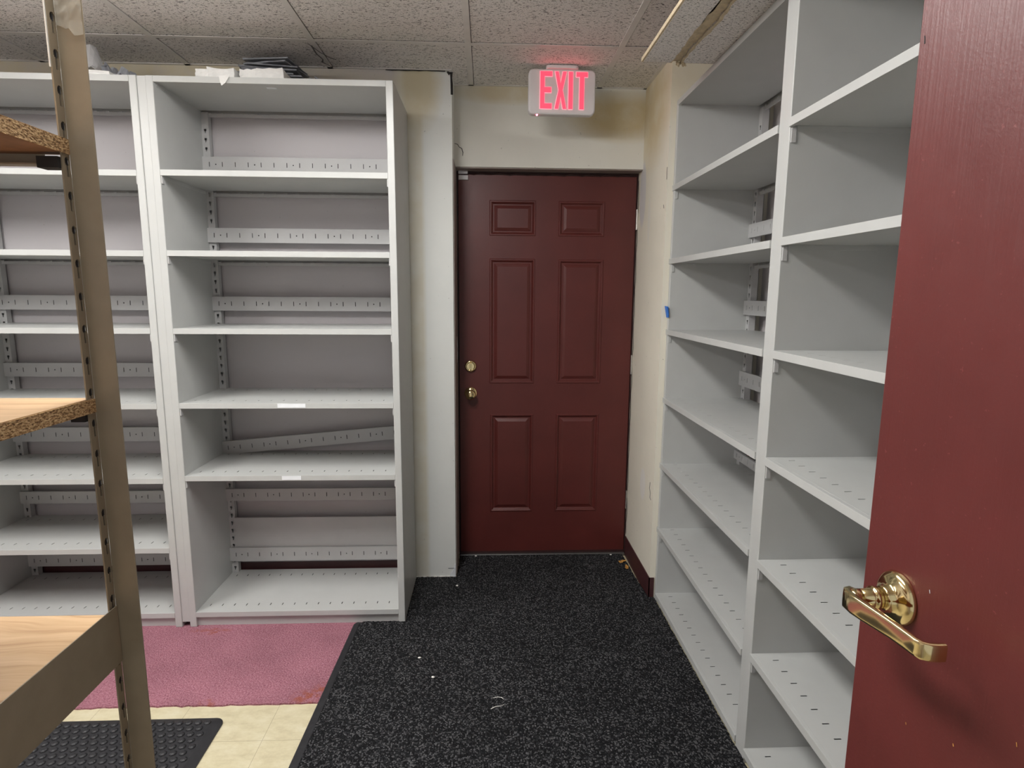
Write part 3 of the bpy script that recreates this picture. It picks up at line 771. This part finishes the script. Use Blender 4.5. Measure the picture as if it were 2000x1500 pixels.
def post(px, py, sx, sy, slots=True):
    """angle post: slotted flange along y, wide flange along x"""
    P = empty('post', (px, py, 0)); P.parent = K
    bm = bmesh.new(); holes = []
    ya, yb = (-.0155, 0) if sy > 0 else (0, .0155)
    z = .03; c = -.0058*sy
    while z < 2.0:
        for hw, a, b_ in ((.0022, .0050, .0065), (.0040, .0030, .0050), (.0048, -.0025, .0030), (.0040, -.0045, -.0025), (.0021, -.0200, -.0045)): holes.append((c-hw, c+hw, z+a, z+b_))
        z += .0462
    plate(bm, ya, yb, 0, 2.05, holes, -.0022, 0, lambda u, v, d: (d, u, v))
    obj('slotted_flange', bm, 'tan', P)
    bm = bmesh.new(); bx(bm, 0 if sx > 0 else -.036, .036 if sx > 0 else 0, 0, .0022, 0, 2.05)
    obj('wide_flange', bm, 'tan', P, .0007)
    bm = bmesh.new(); bx(bm, -.0034, -.0027, min(ya, yb)+.002, max(ya, yb)-.0005, 0, 2.05); obj('slot_shade', bm, 'dark', P)  # dark sheet behind the flange, painted-in shade for the keyholes
    return P
RW, RD = .92, .60
p1 = post(0, 0, 1, 1)
for px, py, sx, sy in ((-RW, 0, -1, 1), (0, -RD, 1, -1), (-RW, -RD, -1, -1)): post(px, py, sx, sy)
# worn clear tape near the top of the front post
bm = bmesh.new(); r = random.Random(8); g = [[bm.verts.new((.001+i*.0058, -.0012-r.uniform(0, .0022), 1.775+j*.009+(-.01 if i > 3 else 0)*(j == 0)+r.uniform(-.003, .003)*(j == 0))) for i in range(7)] for j in range(9)]
for j in range(8):
    for i in range(6): bm.faces.new((g[j][i], g[j][i+1], g[j+1][i+1], g[j+1][i]))
o = obj('tape', bm, 'tape', p1); o['label'] = 'wrinkled clear tape'
md = o.modifiers.new('s', 'SOLIDIFY'); md.thickness = .0003
box('white_edge_strip', -.0028, -.0012, -.0175, -.0157, 1.72, 1.86, 'paper', p1)  # thin white strip along the flange's free edge
# boards: laminate top, chipboard edge
def board(z1, th, beams):
    z1 += .006
    B = box('shelf_board', -RW+.003, -.0008, -RD, -.0010, z1-th, z1-.0012, 'board_under', K)
    box('laminate', -RW+.003, -.0010, -RD, -.0012, z1-.0012, z1, 'oak', B)
    box('raw_edge', -.0008, .0012, -RD, -.0002, z1-th+.0002, z1-.0010, 'chip', B)
    return B
board(1.6265, .0215, 0); board(1.2625, .0215, 0); board(.9180, .016, 1)
def beam_x(z0, z1, y=-.004, x1=-.030):
    bm = bmesh.new(); bx(bm, -RW+.01, x1, y-.002, y, z0+.006, z1+.006); bx(bm, -RW+.01, x1, y-.016, y-.002, z0+.006, z0+.008); return obj('beam', bm, 'tan', K)
beam_x(1.588, 1.6045); beam_x(1.224, 1.2405, -.03, -.06); beam_x(.84, .901)
beam_x(1.588, 1.6045, -RD+.004); beam_x(1.224, 1.2405, -RD+.004); beam_x(.84, .901, -RD+.004)
# the deep side beam in front of the lower board
bm = bmesh.new(); bx(bm, .0012, .0030, -RD, -.0012, .840+.006, .934+.006); bx(bm, -.012, .0012, -RD, -.0012, .840+.006, .842+.006)
o = obj('side_beam', bm, 'tan', K, .0006)
for z, wd, hh in ((1.5975, .030, .0075), (1.241, .022, .0045)):
    bm = bmesh.new(); bx(bm, -wd, -.002, -.022, -.002, z-hh, z+hh); obj('bracket_hole_block', bm, 'dark', K)  # upper block paints the shaded hole at the rail end; lower is a bracket
bm = bmesh.new(); lathe(bm, [(.0045, 0), (.0045, .002), (.001, .003)], lambda u, v, d: (-.015+u, -.012+v, 1.5855-d), 10)
obj('foot', bm, 'dark', K) if False else bm.free()

# ------------------------------------------------------------------ papers on top of the left units
def crumple_sheet(name, cx, cy, cz, w, d, h, mat, label, cat, seed, rz=0, n=10, th=.0015, group=None, slope=0, peak=None):
    r = random.Random(seed); bm = bmesh.new(); G_ = []
    ph = [r.uniform(0, 6.3) for _ in range(4)]
    for j in range(n+1):
        row = []
        for i in range(n+1):
            u = i/n-.5; v = j/n-.5
            z = h*(.5+.28*math.sin(9*u+ph[0]+3*v)+.22*math.sin(13*v+ph[1]-5*u))+r.uniform(-.12, .12)*h+slope*u
            if peak is not None: z = (z+h*.9)*.6*max(.10, 1-abs(u-peak[0])/.8)*max(.3, 1-abs(v-peak[1])/.8)
            row.append(bm.verts.new((u*w*(1+.06*math.sin(ph[2]+8*v)), v*d*(1+.06*math.sin(ph[3]+7*u)), min(.155, max(0, z)))))
        G_.append(row)
    for j in range(n):
        for i in range(n): bm.faces.new((G_[j][i], G_[j][i+1], G_[j+1][i+1], G_[j+1][i]))
    o = obj(name, bm, mat, None, loc=(cx, cy, cz), rot=(0, 0, rz))
    md = o.modifiers.new('s', 'SOLIDIFY'); md.thickness = th; md.offset = 1
    return tag(o, label, cat, group)
def flat_box(name, cx, cy, cz, w, d, h, mat, rz=0, rx=0, ry=0):
    bm = bmesh.new(); r = random.Random(int(cx*1000))
    vs, _ = bx(bm, -w/2, w/2, -d/2, d/2, 0, h)
    bmesh.ops.subdivide_edges(bm, edges=bm.edges, cuts=3, use_grid_fill=True)
    for v in bm.verts: v.co.z += r.uniform(-1, 1)*h*.10*(v.co.z > h*.3) + .0*v.co.x; v.co.x += r.uniform(-.002, .002); v.co.y += r.uniform(-.002, .002)
    return obj(name, bm, mat, None, .0012, loc=(cx, cy, cz), rot=(rx, ry, rz))
ZT = HB+.001
for cx, w_, h_, ry, rz, lb in ((-.939, .047, .034, .06, .08, 'small crushed white carton, leftmost on the shelving nearest the exit'),
                               (-.860, .102, .040, .04, -.05, 'flattened white carton beside the small crushed one, above the torn paper scrap'),
                               (-.766, .060, .036, -.08, .10, 'narrow white carton between two wider ones on top of the shelving'),
                               (-.682, .100, .042, -.05, .06, 'rightmost white carton below the stack of grey envelopes')):
    o = flat_box('folded_carton', cx, -.55, ZT+.003, w_, .15, h_, 'paper', rz, 0, ry); tag(o, lb, 'carton')
r = random.Random(3)
for k in range(9):
    z = ZT+.051+k*.0108
    o = flat_box('grey_envelope', -.735+r.uniform(-.02, .02)-.003*k, -.36+r.uniform(-.01, .01), z+.001, .235-.006*k+r.uniform(-.01, .01), .19, .0055, 'grey_paper', r.uniform(-.3, .3), 0, r.uniform(-.018, .018))
    tag(o, 'grey envelope in the stack on the shelving unit nearest the exit' if k < 8 else 'topmost grey envelope of the stack on the shelving nearest the exit', 'envelope', 'grey envelopes stacked on the shelving' )
o = flat_box('support_carton', -.72, -.355, ZT, .20, .16, .048, 'grey_paper'); o.name = 'grey_carton'; tag(o, 'low grey carton under the stack of grey envelopes', 'carton')
for k in range(3):
    o = flat_box('grey_envelope', -.535+.020*k, -.36, ZT+.014+.002*k, .13, .18, .005, 'grey_paper', -.15, 0, .45+.05*k)
    o.location.z += .026; tag(o, 'grey envelope leaning against the right side of the stack', 'envelope', 'leaning grey envelopes')
# torn paper tag stuck on the front edge
bm = bmesh.new(); prism(bm, [(-.852, 2.212), (-.812, 2.214), (-.826, 2.188), (-.842, 2.176), (-.848, 2.190)], YB-.003, YB-.0008, lambda u, v, d: (u, d-(2.212-v)*.12, v))
tag(obj('paper_scrap', bm, 'paper'), 'torn white paper scrap stuck to the top front edge below the cartons', 'paper')
crumple_sheet('plastic_wrap', -1.412, -.50, ZT, .12, .13, .21, 'plastic', 'crumpled clear plastic wrap beside the rack post on the left shelving', 'plastic wrap', 14, .2, peak=(.0, 0))
crumple_sheet('grey_envelope', -1.282, -.50, ZT, .10, .13, .07, 'grey_paper', 'rumpled grey envelope flat beside the crumpled plastic wrap', 'envelope', 15, -.2, slope=-.02)
o = flat_box('white_envelope', -1.35, -.617, ZT, .18, .075, .016, 'paper', .05); tag(o, 'white envelope lying in front of the crumpled plastic wrap', 'envelope')
crumple_sheet('plastic_wrap', -1.78, -.50, ZT, .28, .22, .055, 'plastic', 'low clear plastic wrap at the far left of the left shelving top', 'plastic wrap', 16, -.1, slope=-.03)

# ------------------------------------------------------------------ leaves and litter on the rug
def leaf(cx, cy, rz, s, label, seed):
    r = random.Random(seed); bm = bmesh.new(); P = []
    for i in range(12):
        a = 2*math.pi*i/12; rr = s*(.55+.45*abs(math.cos(a)))*r.uniform(.7, 1.15); P.append((rr*math.cos(a), rr*.6*math.sin(a)))
    c = bm.verts.new((0, 0, .006)); vs = [bm.verts.new((x, y, .002+r.uniform(0, .008))) for x, y in P]
    for i in range(12): bm.faces.new((c, vs[i], vs[(i+1) % 12]))
    o = obj('dry_leaf', bm, 'leaf', None, loc=(cx, cy, .010), rot=(0, 0, rz)); md = o.modifiers.new('s', 'SOLIDIFY'); md.thickness = .0006
    tag(o, label, 'leaf')
leaf(.866, -.125, .4, .027, 'curled orange dry leaf nearest the exit door hinge', 1)
leaf(.872, -.192, 1.4, .024, 'orange dry leaf beside the maroon baseboard, farther from the door', 2)
crumbs = [((.0, -.36), 'white crumb on the rug near the column'), ((-.118, -.93), 'white crumb on the rug in front of the column, upper of two'), ((-.055, -1.05), 'white crumb on the rug in front of the column, lower of two'),
          ((.085, -.035), 'white crumb against the left end of the door threshold'), ((.82, -.04), 'white crumb by the right end of the door threshold')]
for i, ((x, y), lb) in enumerate(crumbs):
    bm = bmesh.new(); bmesh.ops.create_icosphere(bm, subdivisions=2, radius=.0045); r = random.Random(i)
    for v in bm.verts: v.co = Vector((v.co.x*r.uniform(.8, 1.6), v.co.y*r.uniform(.7, 1.3), v.co.z*.7+.003))
    tag(obj('crumb', bm, 'crumb', None, loc=(x, y, .0095)), lb, 'crumb')
def thread(pts, lb, seed):
    o = strip_line('lint_thread', [(x, y, .0115) for x, y in pts], .0011, 'crumb', None, Vector((0, 0, 1)), .0009, seed); tag(o, lb, 'thread')
thread([(.165, -1.17), (.182, -1.165), (.196, -1.168), (.203, -1.178)], 'short pale thread in the middle of the rug, upper of the pair', 1)
thread([(.158, -1.225), (.175, -1.213), (.192, -1.212), (.204, -1.204)], 'short pale thread in the middle of the rug, lower of the pair', 2)
thread([(.180, -1.585), (.192, -1.580), (.203, -1.572), (.212, -1.562)], 'curved pale thread alone on the rug nearest the camera', 3)
